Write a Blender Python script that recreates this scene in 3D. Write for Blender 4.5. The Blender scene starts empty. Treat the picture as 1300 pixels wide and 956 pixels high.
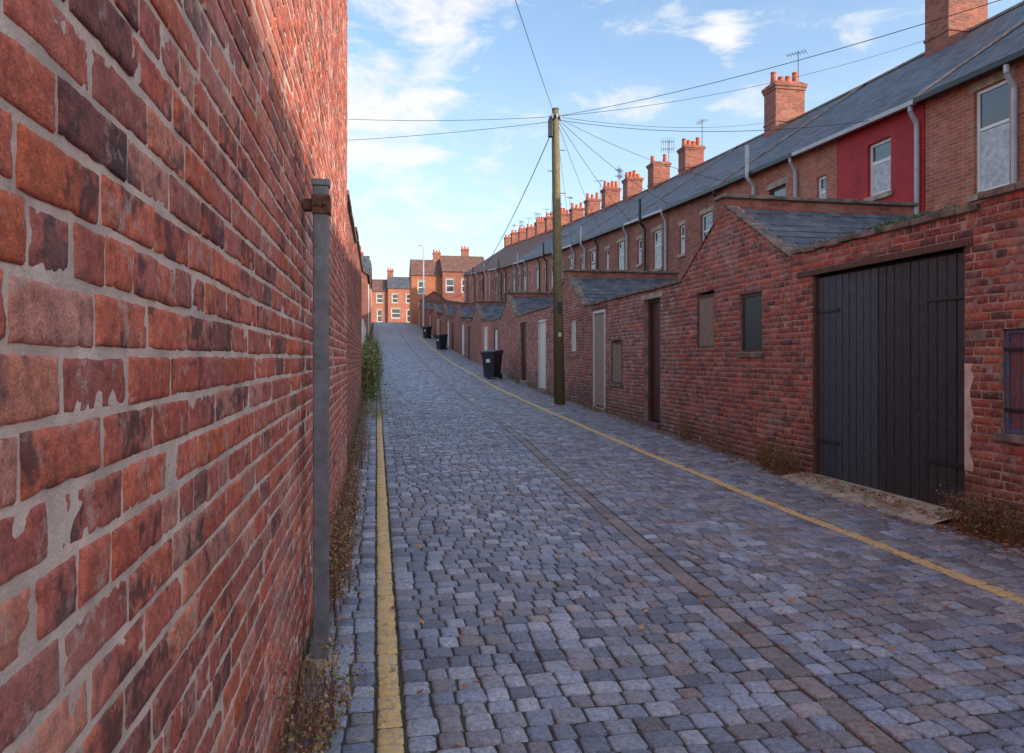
import bpy, math, random
import numpy as np
from mathutils import Vector, Matrix, noise as mnoise
random.seed(7); np.random.seed(7)
R=random.uniform
scene=bpy.context.scene
# ------------------------------------------------------------------ terrain profile
_py=[-600,-40,-8,8,12,24,43,64,108,128,160,1200]
_pz=[-3,-1.2,-.12,0,.09,.46,1.46,3.0,7.0,8.0,8.3,8.3]
_gy=np.arange(-600,1200,1.0); _g=np.interp(_gy,_py,_pz)
_k=np.hanning(9); _k/=_k.sum(); _g=np.convolve(np.pad(_g,4,mode='edge'),_k,'valid')
def Zp(y): return np.interp(y,_gy,_g)
def zf(y): return float(Zp(y))
# ------------------------------------------------------------------ node helpers
class M:
    def __init__(s,name):
        s.m=bpy.data.materials.new(name); s.m.use_nodes=True; s.nt=s.m.node_tree
        s.b=s.nt.nodes['Principled BSDF']
    def n(s,t,ins=None,**pr):
        nd=s.nt.nodes.new(t)
        for k,v in pr.items(): setattr(nd,k,v)
        for k,v in (ins or {}).items():
            if isinstance(v,bpy.types.NodeSocket): s.nt.links.new(v,nd.inputs[k])
            else: nd.inputs[k].default_value=v
        return nd
    def pos(s): return s.n('ShaderNodeNewGeometry').outputs['Position']
    def noise(s,scale,detail=4,rough=.55,vec=None,dist=0.):
        return s.n('ShaderNodeTexNoise',{'Vector':vec if vec is not None else s.pos(),'Scale':scale,'Detail':min(detail,3),'Roughness':rough,'Distortion':dist}).outputs['Fac']
    def ramp(s,f,a,b,c0=0.,c1=1.):
        return s.n('ShaderNodeMapRange',{'Value':f,'From Min':a,'From Max':b,'To Min':c0,'To Max':c1},clamp=True).outputs[0]
    def mix(s,f,a,b,bt='MIX'):
        nd=s.nt.nodes.new('ShaderNodeMix'); nd.data_type='RGBA'; nd.blend_type=bt
        for i,v in ((0,f),(6,a),(7,b)):
            if isinstance(v,bpy.types.NodeSocket): s.nt.links.new(v,nd.inputs[i])
            elif i==0: nd.inputs[i].default_value=v
            else: nd.inputs[i].default_value=(*v,1) if len(v)==3 else v
        return nd.outputs[2]
    def math(s,op,a,b=0.,c=0.):
        nd=s.nt.nodes.new('ShaderNodeMath'); nd.operation=op
        for i,v in enumerate((a,b,c)):
            if isinstance(v,bpy.types.NodeSocket): s.nt.links.new(v,nd.inputs[i])
            else: nd.inputs[i].default_value=v
        return nd.outputs[0]
    def set(s,k,v):
        if isinstance(v,bpy.types.NodeSocket): s.nt.links.new(v,s.b.inputs[k])
        else:
            if k=='Base Color' and len(v)==3: v=(*v,1)
            s.b.inputs[k].default_value=v
    def bump(s,h,dist=.003,st=1.,prev=None):
        ins={'Height':h,'Distance':dist,'Strength':st}
        if prev is not None: ins['Normal']=prev
        nd=s.n('ShaderNodeBump',ins); s.set('Normal',nd.outputs[0]); return nd.outputs[0]
    def uvw(s,vs=1.):
        g=s.n('ShaderNodeNewGeometry'); sp=s.n('ShaderNodeSeparateXYZ',{0:g.outputs['Position']}); sn=s.n('ShaderNodeSeparateXYZ',{0:g.outputs['True Normal']})
        f=s.math('GREATER_THAN',s.math('ABSOLUTE',sn.outputs[0]),s.math('ABSOLUTE',sn.outputs[1]))
        u=s.math('ADD',s.math('MULTIPLY',sp.outputs[1],f),s.math('MULTIPLY',sp.outputs[0],s.math('SUBTRACT',1.,f)))
        v=s.math('MULTIPLY',sp.outputs[2],vs)
        return s.n('ShaderNodeCombineXYZ',{0:u,1:v,2:0.}).outputs[0]
def c(r,g,b): # srgb 255 -> linear
    f=lambda v:(v/255/12.92) if v/255<=.04045 else ((v/255+.055)/1.055)**2.4
    return (f(r),f(g),f(b))
def simple(name,col,rough=.7,var=.25,scale=6.,bump=.002,metal=0.,bs=60.):
    m=M(name); d=tuple(x*(1-var*1.6) for x in col); l=tuple(min(1,x*(1+var)) for x in col)
    f=m.ramp(m.noise(scale,3,.65),.3,.7)
    m.set('Base Color',m.mix(f,d,l)); m.set('Roughness',rough); m.set('Metallic',metal)
    if bump: m.bump(m.noise(bs,2,.6),bump,.8)
    return m.m
def attrmat_brick(name,dark=.5,pale=.35,grime=True):
    m=M(name)
    at=m.n('ShaderNodeAttribute',attribute_name='bc'); a=at.outputs['Alpha']; p=m.pos()
    off=m.n('ShaderNodeVectorMath',{0:p,1:m.n('ShaderNodeCombineXYZ',{0:m.math('MULTIPLY',a,37.),1:m.math('MULTIPLY',a,91.),2:m.math('MULTIPLY',a,53.)}).outputs[0]},operation='ADD').outputs[0]
    col=at.outputs['Color']
    nb=m.noise(30,3,.75,off)
    col=m.mix(m.ramp(nb,.35,.65),m.mix(1.,col,(.68,.62,.62),'MULTIPLY'),m.mix(1.,col,(1.30,1.26,1.2),'MULTIPLY'))
    n2=m.noise(8,4,.85,off)
    th=m.ramp(a,0,1,.45,.66)
    f2=m.math('MULTIPLY',m.ramp(m.math('SUBTRACT',n2,th),0,.10),dark)
    col=m.mix(f2,col,(.075,.045,.045))
    n3=m.noise(13,3,.8,off)
    col=m.mix(m.math('MULTIPLY',m.ramp(n3,.56,.66),pale),col,(.62,.45,.38))
    n5=m.noise(210,1,.6,off)
    col=m.mix(m.ramp(n5,.40,.7,0,.42),col,m.mix(1.,col,(.42,.38,.38),'MULTIPLY'))
    if grime:
        col=m.mix(m.ramp(m.noise(.9,3,.65),.42,.66,0,.5),col,m.mix(1.,col,(.50,.47,.50),'MULTIPLY'))
        n7=m.noise(1.7,3,.75)
        col=m.mix(m.ramp(n7,.55,.68,0,.42),col,(.42,.32,.27))
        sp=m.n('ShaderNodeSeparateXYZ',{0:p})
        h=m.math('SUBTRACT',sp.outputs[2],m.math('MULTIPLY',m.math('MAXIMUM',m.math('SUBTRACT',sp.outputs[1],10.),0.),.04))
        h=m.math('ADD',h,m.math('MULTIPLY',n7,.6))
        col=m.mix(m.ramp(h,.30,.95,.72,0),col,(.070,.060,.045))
    else:
        n8=m.noise(.9,3,.7)
        col=m.mix(m.ramp(n8,.42,.66,0,.36),col,m.mix(1.,col,(.55,.50,.53),'MULTIPLY'))
        col=m.mix(m.ramp(n8,.47,.30,0,.32),col,(.64,.47,.42))
    m.set('Base Color',col); m.set('Roughness',.84)
    m.bump(m.math('ADD',m.noise(75,3,.8,off),m.math('MULTIPLY',n5,.5)),.0034,.9)
    return m.m
def tex_brick(name,c1,c2,mort,bw=.235,rh=.08,ms=.010,vs=1.,grime=.5,bump=.006,rough=.88):
    m=M(name); uv=m.uvw(vs)
    b=m.n('ShaderNodeTexBrick',{'Vector':uv,'Color1':(*c1,1),'Color2':(*c2,1),'Mortar':(*mort,1),'Scale':1.,'Mortar Size':ms,'Mortar Smooth':.25,'Bias':0.,'Brick Width':bw,'Row Height':rh})
    col=b.outputs['Color']
    col=m.mix(m.ramp(m.noise(7,3,.7),.35,.65,0,grime),col,m.mix(1.,col,(.5,.46,.46),'MULTIPLY'))
    n=m.noise(1.1,4,.75)
    col=m.mix(m.ramp(n,.4,.7,0,.5),col,m.mix(1.,col,(.62,.6,.6),'MULTIPLY'))
    col=m.mix(m.ramp(n,.44,.30,0,.25),col,(.42,.33,.28) if rh<.1 else (.2,.2,.2))
    m.set('Base Color',col); m.set('Roughness',rough)
    m.bump(m.math('MULTIPLY',b.outputs['Fac'],-1.),bump,.9); return m.m
# ------------------------------------------------------------------ mesh builders
class B:
    def __init__(s): s.v=[];s.f=[];s.c=None
    def add(s,vs,fs):
        o=len(s.v); s.v+=[tuple(x) for x in vs]; s.f+=[tuple(i+o for i in f) for f in fs]
    def box(s,x0,x1,y0,y1,z0,z1):
        s.add([(x0,y0,z0),(x1,y0,z0),(x1,y1,z0),(x0,y1,z0),(x0,y0,z1),(x1,y0,z1),(x1,y1,z1),(x0,y1,z1)],
              [(0,3,2,1),(4,5,6,7),(0,1,5,4),(1,2,6,5),(2,3,7,6),(3,0,4,7)])
    def prx(s,poly,x0,x1):
        n=len(poly); vs=[(x0,a,b) for a,b in poly]+[(x1,a,b) for a,b in poly]
        s.add(vs,[tuple(range(n))[::-1],tuple(range(n,2*n))]+[(i,(i+1)%n,(i+1)%n+n,i+n) for i in range(n)])
    def pry(s,poly,y0,y1,dz=0.):
        n=len(poly); vs=[(a,y0,b) for a,b in poly]+[(a,y1,b+dz) for a,b in poly]
        s.add(vs,[tuple(range(n)),tuple(range(n,2*n))[::-1]]+[(i,i+n,(i+1)%n+n,(i+1)%n) for i in range(n)])
    def cyl(s,p0,p1,r0,r1=None,n=10,cap=True):
        r1=r0 if r1 is None else r1; p0=Vector(p0);p1=Vector(p1); d=(p1-p0).normalized()
        a=d.orthogonal().normalized(); b=d.cross(a)
        vs=[];
        for p,r in((p0,r0),(p1,r1)):
            for i in range(n):
                t=2*math.pi*i/n; vs.append(p+a*r*math.cos(t)+b*r*math.sin(t))
        fs=[(i,(i+1)%n,(i+1)%n+n,i+n) for i in range(n)]
        if cap: fs+=[tuple(range(n))[::-1],tuple(range(n,2*n))]
        s.add(vs,fs)
    def tube(s,pts,r,n=6):
        for i in range(len(pts)-1): s.cyl(pts[i],pts[i+1],r,r,n)
    def wall(s,x0,x1,y0,y1,z0,z1,holes):
        ys=sorted({y0,y1,*[min(max(h[0],y0),y1) for h in holes],*[min(max(h[1],y0),y1) for h in holes]})
        zs=sorted({z0,z1,*[h[2] for h in holes],*[h[3] for h in holes]})
        for i in range(len(ys)-1):
            run=None
            for j in range(len(zs)-1):
                ym=(ys[i]+ys[i+1])/2; zm=(zs[j]+zs[j+1])/2
                hole=any(h[0]<ym<h[1] and h[2]<zm<h[3] for h in holes)
                if hole:
                    if run is not None: s.box(x0,x1,ys[i],ys[i+1],run,zs[j]); run=None
                elif run is None: run=zs[j]
            if run is not None: s.box(x0,x1,ys[i],ys[i+1],run,zs[-1])
    def obj(s,name,mat,parent=None,smooth=False,bev=0):
        me=bpy.data.meshes.new(name); me.from_pydata(s.v,[],s.f)
        if s.c is not None:
            a=me.color_attributes.new('bc','FLOAT_COLOR','POINT'); a.data.foreach_set('color',np.array(s.c,dtype=np.float32).ravel())
        me.materials.append(mat)
        if smooth: me.polygons.foreach_set('use_smooth',[True]*len(me.polygons))
        me.update(); o=bpy.data.objects.new(name,me); scene.collection.objects.link(o)
        if parent: o.parent=parent; o.matrix_parent_inverse=Matrix.Translation(-parent.location)
        if bev:
            md=o.modifiers.new('bevel','BEVEL'); md.width=bev; md.segments=2; md.limit_method='ANGLE'
        return o
def npmesh(name,V,F,mat,parent=None,col=None,smooth=False):
    """V (n,3), F list of arrays (m,k)"""
    me=bpy.data.meshes.new(name); nv=len(V)
    loops=np.concatenate([f.ravel() for f in F]); tot=np.concatenate([np.full(len(f),f.shape[1]) for f in F])
    st=np.concatenate([[0],np.cumsum(tot)[:-1]])
    me.vertices.add(nv); me.vertices.foreach_set('co',V.astype(np.float32).ravel())
    me.loops.add(len(loops)); me.loops.foreach_set('vertex_index',loops.astype(np.int32))
    me.polygons.add(len(tot)); me.polygons.foreach_set('loop_start',st.astype(np.int32)); me.polygons.foreach_set('loop_total',tot.astype(np.int32))
    me.polygons.foreach_set('use_smooth',np.full(len(tot),smooth))
    me.update(calc_edges=True); me.validate()
    if col is not None:
        a=me.color_attributes.new('bc','FLOAT_COLOR','POINT'); a.data.foreach_set('color',col.astype(np.float32).ravel())
    me.materials.append(mat); o=bpy.data.objects.new(name,me); scene.collection.objects.link(o)
    if parent: o.parent=parent; o.matrix_parent_inverse=Matrix.Translation(-parent.location)
    return o
class G:
    """object group: an Empty plus named parts"""
    def __init__(s,name,loc=(0,0,0)):
        s.e=bpy.data.objects.new(name,None); s.e.location=loc; s.e.empty_display_size=.3; scene.collection.objects.link(s.e); s.p={}
    def part(s,name,mat,smooth=False,bev=0):
        if name not in s.p: s.p[name]=(B(),mat,smooth,bev)
        return s.p[name][0]
    def done(s):
        for k,(b,m,sm,bv) in s.p.items():
            if b.v: b.obj(k,m,s.e,sm,bv)
# ------------------------------------------------------------------ materials
brickL=attrmat_brick('brick_old_red',.78,.66,False)
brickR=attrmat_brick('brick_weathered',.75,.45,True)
mortL=simple('mortar_pale',c(218,196,182),.95,.2,8,.003,bs=140)
mortR=simple('mortar_dirty',c(172,148,136),.95,.38,4,.003,bs=140)
tbHouse=tex_brick('brick_house',c(212,122,90),c(176,98,78),c(182,158,142))
tbHouseO=tex_brick('brick_orange',c(210,122,76),c(186,98,62),c(180,150,126))
tbWall=tex_brick('brick_yard',c(178,96,80),c(136,80,74),c(156,134,124))
tbDark=tex_brick('brick_sooty',c(190,108,84),c(144,82,70),c(144,126,116))
slate=tex_brick('slate',c(120,122,130),c(74,76,84),c(36,36,40),.25,.2,.008,1.85,.5,.012,.6)
pantile=tex_brick('pantile',c(150,106,92),c(116,86,78),c(62,50,48),.22,.28,.012,1.85,.5,.02,.8)
redpaint=simple('red_render',c(176,44,48),.75,.18,1.5,.002)
white=simple('white_upvc',c(232,232,230),.4,.05,3,0)
cream=simple('cream_paint',c(218,212,200),.7,.15,4,.001)
stone=simple('stone_coping',c(126,112,102),.9,.42,5,.006,bs=30)
sill=simple('stone_sill',c(172,158,142),.9,.28,5,.003)
concrete=simple('concrete',c(190,174,150),.9,.3,4,.005,bs=40)
greypl=simple('grey_pipe',c(184,186,190),.5,.12,4,0)
blackpl=simple('black_plastic',c(34,37,40),.45,.2,6,0)
binp=simple('bin_plastic',c(42,50,60),.5,.2,6,0)
curtain=simple('net_curtain',c(200,204,208),.9,.2,9,0)
dark=simple('dark_void',(.012,.011,.011),.9,.1,5,0)
pot=simple('clay_pot',c(196,104,72),.8,.25,5,.002)
alu=simple('aerial_metal',c(90,90,94),.5,.1,5,0,.6)
steel=simple('painted_steel',c(122,124,130),.55,.2,12,.0006,.2)
rust=simple('rusty_steel',c(110,72,58),.8,.4,20,.002)
wirem=simple('wire',(.02,.02,.022),.6,.1,5,0)
def glassmat():
    m=M('window_glass'); m.set('Base Color',(.05,.06,.07)); m.set('Roughness',.05); m.set('Specular IOR Level',.9); return m.m
glass=glassmat()
def woodmat(name,c0,c1,rough=.7,peel=None,pt=(.60,.68)):
    m=M(name); mp=m.n('ShaderNodeMapping',{'Vector':m.pos(),'Scale':(9,9,.9)}).outputs[0]
    nn=m.noise(7,3,.75,mp)
    col=m.mix(m.ramp(nn,.35,.65),c0,c1)
    if peel: col=m.mix(m.ramp(m.noise(12,3,.8,mp),*pt),col,peel)
    m.set('Base Color',col); m.set('Roughness',rough); m.bump(nn,.003,.8); return m.m
woodblack=woodmat('black_timber',c(34,31,36),c(60,54,60),.6,c(100,90,88))
woodblue=woodmat('blueblack_timber',c(44,48,58),c(74,78,90),.6,c(106,102,102))
woodgrey=woodmat('weathered_timber',c(140,124,118),c(182,162,152),.8)
woodmar=woodmat('maroon_timber',c(60,26,28),c(92,38,36),.6)
woodred=woodmat('flaking_red_timber',c(112,56,50),c(140,72,60),.75,c(70,110,150),(.52,.58))
woodwhite=woodmat('white_timber',c(205,200,194),c(232,228,220),.6,c(150,138,122))
woodgreen=woodmat('green_timber',c(60,72,64),c(84,96,86),.6)
bluef=woodmat('flaking_blue_frame',c(58,92,140),c(80,120,165),.7,c(120,86,70),(.5,.56))
plywood=woodmat('plywood',c(124,102,90),c(156,134,118),.85)
polem=woodmat('pole_timber',c(96,84,58),c(146,130,94),.85,c(108,114,72))
beam=woodmat('lintel_timber',c(74,52,46),c(112,82,70),.85)
def settmat():
    m=M('stone_setts'); at=m.n('ShaderNodeAttribute',attribute_name='bc')
    col=at.outputs['Color']; n1=m.noise(40,3,.8)
    col=m.mix(m.ramp(n1,.34,.66),m.mix(1.,col,(.55,.55,.57),'MULTIPLY'),m.mix(1.,col,(1.38,1.38,1.37),'MULTIPLY'))
    col=m.mix(m.ramp(m.noise(1.1,4,.7),.42,.66,0,.36),col,m.mix(1.,col,(.58,.55,.53),'MULTIPLY'))
    n2=m.noise(170,1,.6)
    col=m.mix(m.ramp(n2,.5,.72,0,.55),col,(.48,.49,.52))
    y=m.mix(m.ramp(n1,.35,.7),c(244,210,140),c(210,172,114))
    wear=m.math('MULTIPLY',at.outputs['Alpha'],m.ramp(m.noise(22,3,.85),.34,.50,.3,1.))
    col=m.mix(wear,col,y)
    m.set('Base Color',col); m.set('Roughness',m.ramp(n1,.3,.7,.46,.76))
    m.bump(m.math('ADD',n1,m.math('MULTIPLY',n2,.4)),.005,.85)
    return m.m
setts=settmat()
def dirtmat():
    m=M('joint_dirt'); f=m.ramp(m.noise(1.6,3,.8),.50,.62)
    col=m.mix(f,(.064,.055,.046),(.068,.078,.032))
    n=m.noise(60,3,.75)
    col=m.mix(m.ramp(n,.5,.7),col,(.12,.11,.09))
    m.set('Base Color',col); m.set('Roughness',.95); m.bump(n,.01,1.); return m.m
dirt=dirtmat()
ground=simple('yard_ground',c(98,94,84),.95,.35,.6,.01,bs=15)
def leafmat(name,rough=.75):
    m=M(name); at=m.n('ShaderNodeAttribute',attribute_name='bc'); m.set('Base Color',at.outputs['Color']); m.set('Roughness',rough); return m.m
leafm=leafmat('foliage')
# ------------------------------------------------------------------ bricks in real geometry
def layout(z0,z1,course,L,intervals,holes=(),joint=.011,hdr=5,hoff=2,wob=0.):
    bricks=[];strips=[];row=0;z=z0
    while z<z1:
        zc=z+course/2
        iv=list(intervals(zc))
        for h in holes:
            if h[2]<zc<h[3]:
                nv=[]
                for a,b in iv:
                    if h[1]<=a or h[0]>=b: nv.append((a,b)); continue
                    if h[0]>a: nv.append((a,h[0]))
                    if h[1]<b: nv.append((h[1],b))
                iv=nv
        header=(row%hdr==hoff); l=L/2 if header else L
        off=(L/4 if header else (0 if row%2 else L/2))+ ((row*5)%7-3)*.008
        for a,b in iv:
            if b-a<.02: continue
            strips.append((a,b,z,z+course))
            k=math.floor((a-off)/l); y=a
            while y<b-1e-4:
                k+=1; ny=k*l+off+R(-.006,.006)
                if ny-y<.05: continue
                if b-ny<.05: ny=b
                ya=y+joint/2 if y>a else y; yb=ny-joint/2 if ny<b else b
                bricks.append((ya,yb,z+joint/2,z+course-joint/2)); y=ny
        z+=course;row+=1
    return bricks,strips
def palette(n,kind):
    if kind=='L':
        P=np.array([c(216,118,92),c(208,108,84),c(202,114,96),c(194,110,96),c(224,142,116),c(180,108,96),c(158,96,88),c(216,114,78),c(206,142,124)])
        w=np.array([3.4,4,3.4,3,1.8,1.8,.8,2.2,1.4])
    else:
        P=np.array([c(186,100,80),c(172,92,76),c(154,90,80),c(194,112,90),c(138,86,82),c(182,110,96),c(124,82,82),c(200,126,104),c(194,94,66)])
        w=np.array([3,3.4,3,2,1.5,2,.9,1.1,1.4])
    idx=np.random.choice(len(P),n,p=w/w.sum()); col=P[idx]*np.random.uniform(.83,1.12,(n,1))
    a=np.random.rand(n,1)
    return np.concatenate([np.clip(col,0,1),a],1)
def brickmesh(name,bricks,X,side,mat,parent,kind,nu,nv,disp=.002,depth=.02,axis='x',noisy=True):
    if not bricks: return
    A=np.array(bricks); n=len(A)
    us=np.linspace(0,1,nu); vs=np.linspace(0,1,nv)
    U,Vv=np.meshgrid(us,vs); U=U.ravel();Vv=Vv.ravel()
    w=(A[:,1]-A[:,0])[:,None]; h=(A[:,3]-A[:,2])[:,None]
    def metric(t,k,size,ch):
        i=np.rint(t*(k-1)).astype(int); m=k-1
        inn=(i-2)/(m-4) if m>4 else np.where(i<=m/2,0.,1.)
        s=size
        pos=ch+np.clip(inn,0,1)[None,:]*(s-2*ch)
        pos=np.where((i<=1)[None,:],0.,pos); pos=np.where((i>=m-1)[None,:],s,pos)
        return pos,i
    ch=.0035
    pu,iu=metric(U,nu,w,ch); pv,iv=metric(Vv,nv,h,ch)
    back=(iu==0)|(iu==nu-1)|(iv==0)|(iv==nv-1)
    edge=((iu==1)|(iu==nu-2)|(iv==1)|(iv==nv-2))&~back
    jit=np.random.uniform(-.0028,.0028,(n,4))
    fu=pu/w; fv=pv/h
    Y=A[:,0:1]+pu+ jit[:,0:1]*(1-fv)+jit[:,1:2]*fv
    Z=A[:,2:3]+pv+ jit[:,2:3]*(1-fu)+jit[:,3:4]*fu
    base=np.random.uniform(-.0028,.0025,(n,1)); tl=np.random.uniform(-.002,.002,(n,2))
    D=np.broadcast_to(base+tl[:,0:1]*(fu-.5)*2+tl[:,1:2]*(fv-.5),Y.shape).copy()
    D=np.where(edge[None,:],D-ch,D)
    if noisy:
        yy=Y.ravel();zz=Z.ravel(); sd=np.repeat(np.random.rand(n)*50,len(U))
        f=mnoise.noise; vec=Vector
        nz=np.array([f(vec((a*22,b*22,s))) for a,b,s in zip(yy,zz,sd)]).reshape(Y.shape)
        n2=np.array([f(vec((a*55,b*55,s+9))) for a,b,s in zip(yy,zz,sd)]).reshape(Y.shape)
        D=D+disp*(nz+.5*n2)
        de=np.minimum(np.minimum(pu,w-pu),np.minimum(pv,h-pv))
        D-=np.clip((nz*.6+n2*.6)-.10,0,1)*.016*np.exp(-de/.010)
        Y+=n2*.0032*np.where(de<.004,1,0); Z+=nz*.0032*np.where(de<.004,1,0)
    D=np.where(back[None,:],-depth,D)
    Xc=X+side*D
    V=np.stack([Xc,Y,Z],-1).reshape(-1,3) if axis=='x' else np.stack([Y,Xc,Z],-1).reshape(-1,3)
    q=[]
    for j in range(nv-1):
        for i in range(nu-1):
            a=j*nu+i; q.append((a,a+1,a+nu+1,a+nu))
    q=np.array(q)
    if (side<0)==(axis=='x'): q=q[:,::-1]
    F=(q[None]+ (np.arange(n)*nu*nv)[:,None,None]).reshape(-1,4)
    col=np.repeat(palette(n,kind),nu*nv,0)
    return npmesh(name,V,[F],mat,parent,col,True)
def strips_mesh(b,strips,x0,x1):
    for s in strips: b.box(x0,x1,s[0],s[1],s[2],s[3])
# ------------------------------------------------------------------ ground / terrain / road
xs=[-700,-300,-120,-60,-30,-15,-6,-1,3,6,12,20,40,80,160,320,700]; ys=list(np.concatenate([np.arange(-600,-40,80),np.arange(-40,170,2),np.arange(170,1300,90)]))
V=[];F=[]
for y in ys:
    for x in xs: V.append((x,y,zf(y)-.09))
nx=len(xs)
for j in range(len(ys)-1):
    for i in range(nx-1): a=j*nx+i; F.append((a,a+1,a+nx+1,a+nx))
b=B(); b.add(V,F); b.obj('ground',ground)
def und(x,y): return .010*np.sin(x*1.7+y*.6)+.007*np.sin(y*1.9-x*.7)+.007*np.sin(x*3.1+1)*np.sin(y*.9)
def sheet(name,x0,x1,y0,y1,dz,mat,step=1.,nxs=1,u=0.):
    b=B(); Y=list(np.arange(y0,y1,step))+[y1]; V=[];F=[]
    for y in Y:
        for i in range(nxs+1): x=x0+(x1-x0)*i/nxs; V.append((x,y,zf(y)+dz+(float(und(x,y))*u if u else 0)))
    for j in range(len(Y)-1):
        for i in range(nxs): a=j*(nxs+1)+i; F.append((a,a+1,a+nxs+2,a+nxs+1))
    b.add(V,F); return b.obj(name,mat)
sheet('road_bed',-.6,5.9,-30,116,-.0135,dirt,.25,26,.6)
asph=simple('asphalt',(.06,.06,.062),.9,.2,3,.004)
sheet('cross_road',-60,60,112,124,.012,asph)
sheet('pavement',-60,60,124.2,127,.10,concrete)
# setts
S=[]  # cx,cy,w,l,type
def xc(y): return 2.0+.05*min(max(y,0),13)
y=-8.
while y<112:
    l=R(.118,.146)
    for (a,bq,zone) in ((-.375,-.008,0),(.125,xc(y)-.075,1),(xc(y)+.075,4.242,2),(4.388,5.69,3)):
        ws=[];t=0
        while t<bq-a-.05: q=R(.105,.165); ws.append(q); t+=q
        k=(bq-a)/t; x=a
        for q in ws: q*=k; S.append((x+q/2,y+l/2,q,l,zone)); x+=q
    y+=l
for x0,x1,zone,la,lb in ((0.,.117,5,.10,.15),(4.25,4.38,6,.10,.15)):
    y=-8.
    while y<112: l=R(la,lb); S.append(((x0+x1)/2,y+l/2,x1-x0,l,zone)); y+=l
y=-8.
while y<112: l=R(.17,.27); S.append((xc(y),y+l/2,.14,l,4)); y+=l
S=np.array(S); N=len(S)
zone=S[:,4].astype(int)
P=np.array([c(148,158,178),c(136,146,166),c(162,171,188),c(152,156,166),c(144,142,150),c(122,132,150),c(176,182,194),c(110,116,132)])
P2=np.array([c(156,150,156),c(142,137,143),c(168,158,160),c(148,144,154),c(134,126,130),c(160,162,172),c(154,140,136),c(120,114,120)])
P3=np.array([c(138,124,118),c(150,134,126),c(124,114,112),c(152,138,134)])
col=np.zeros((N,4))
w2=np.clip((S[:,0]-1.8+np.random.normal(0,.8,N))/1.6,0,1)
useP2=np.random.rand(N)<w2*.8
i1=np.random.randint(0,len(P),N);i2=np.random.randint(0,len(P2),N);i3=np.random.randint(0,len(P3),N)
col[:,:3]=np.where(useP2[:,None],P2[i2],P[i1]); col[zone==4,:3]=P3[i3[zone==4]]
col[:,:3]*=np.random.uniform(.78,1.12,(N,1))
yel=((zone==5)&(S[:,1]>-3)&(S[:,1]<18.3))|((zone==6)&(S[:,1]<75))
col[yel,3]=1.
def settgeo(sel,oct_,name):
    s=S[sel];n=len(s); gap=.0060*np.where(s[:,4]>4.5,.8,1.)
    hw=s[:,2]/2-gap*np.random.uniform(.4,1.1,n); hl=s[:,3]/2-gap*np.random.uniform(.4,1.1,n)
    cx=s[:,0]; cy=s[:,1]+.018*np.sin(s[:,0]*1.4+s[:,1]*.35)*(s[:,4]<4)
    rot=np.random.normal(0,.018,n); tx=np.random.normal(0,.035,n); ty=np.random.normal(0,.035,n)
    zt=Zp(cy)+und(cx,cy)*.6+np.random.normal(0,.0022,n)
    if oct_:
        def ring(ins,cut):
            a=hw-ins;b=hl-ins
            cu=np.minimum(cut,np.minimum(a,b)*.6)
            return np.stack([np.stack([-a+cu,-b],1),np.stack([a-cu,-b],1),np.stack([a,-b+cu],1),np.stack([a,b-cu],1),np.stack([a-cu,b],1),np.stack([-a+cu,b],1),np.stack([-a,b-cu],1),np.stack([-a,-b+cu],1)],1)
        k=8; rings=[(ring(0,.011),-.045),(ring(0,.011),-.012),(ring(.004,.011),-.0045),(ring(.013,.011),-.0008)]
    else:
        def ring(ins):
            a=hw-ins;b=hl-ins
            return np.stack([np.stack([-a,-b],1),np.stack([a,-b],1),np.stack([a,b],1),np.stack([-a,b],1)],1)
        k=4; rings=[(ring(0),-.045),(ring(.001),-.010),(ring(.010),-.001)]
    allv=[]
    jr=np.random.normal(0,.0024,(n,k,2))
    for r,dz in rings:
        q=r+jr; z=np.full(q.shape[:2],dz)
        allv.append(np.concatenate([q,z[...,None]],2))
    allv.append(np.concatenate([np.zeros((n,1,2)),np.full((n,1,1),.0008)],2))
    v=np.concatenate(allv,1); nvv=v.shape[1]
    x=v[...,0]*np.cos(rot)[:,None]-v[...,1]*np.sin(rot)[:,None]; yv=v[...,0]*np.sin(rot)[:,None]+v[...,1]*np.cos(rot)[:,None]
    slope=(Zp(cy+.5)-Zp(cy-.5))
    z=v[...,2]+x*tx[:,None]+yv*(ty+slope)[:,None]+zt[:,None]
    V=np.stack([x+cx[:,None],yv+cy[:,None],z],-1).reshape(-1,3)
    q=[];t=[]
    for r in range(len(rings)-1):
        for i in range(k): q.append((r*k+i,r*k+(i+1)%k,(r+1)*k+(i+1)%k,(r+1)*k+i))
    r=len(rings)-1
    for i in range(k): t.append((r*k+i,r*k+(i+1)%k,nvv-1))
    o=(np.arange(n)*nvv)[:,None,None]
    Fq=(np.array(q)[None]+o).reshape(-1,4);Ft=(np.array(t)[None]+o).reshape(-1,3)
    return npmesh(name,V,[Fq,Ft],setts,ROAD,np.repeat(col[sel],nvv,0),oct_)
ROAD=bpy.data.objects.new('cobbled_road',None); scene.collection.objects.link(ROAD)
near=(S[:,1]<13)&(S[:,1]>1)
settgeo(near,True,'setts_fine'); settgeo(~near,False,'setts_coarse')
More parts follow.
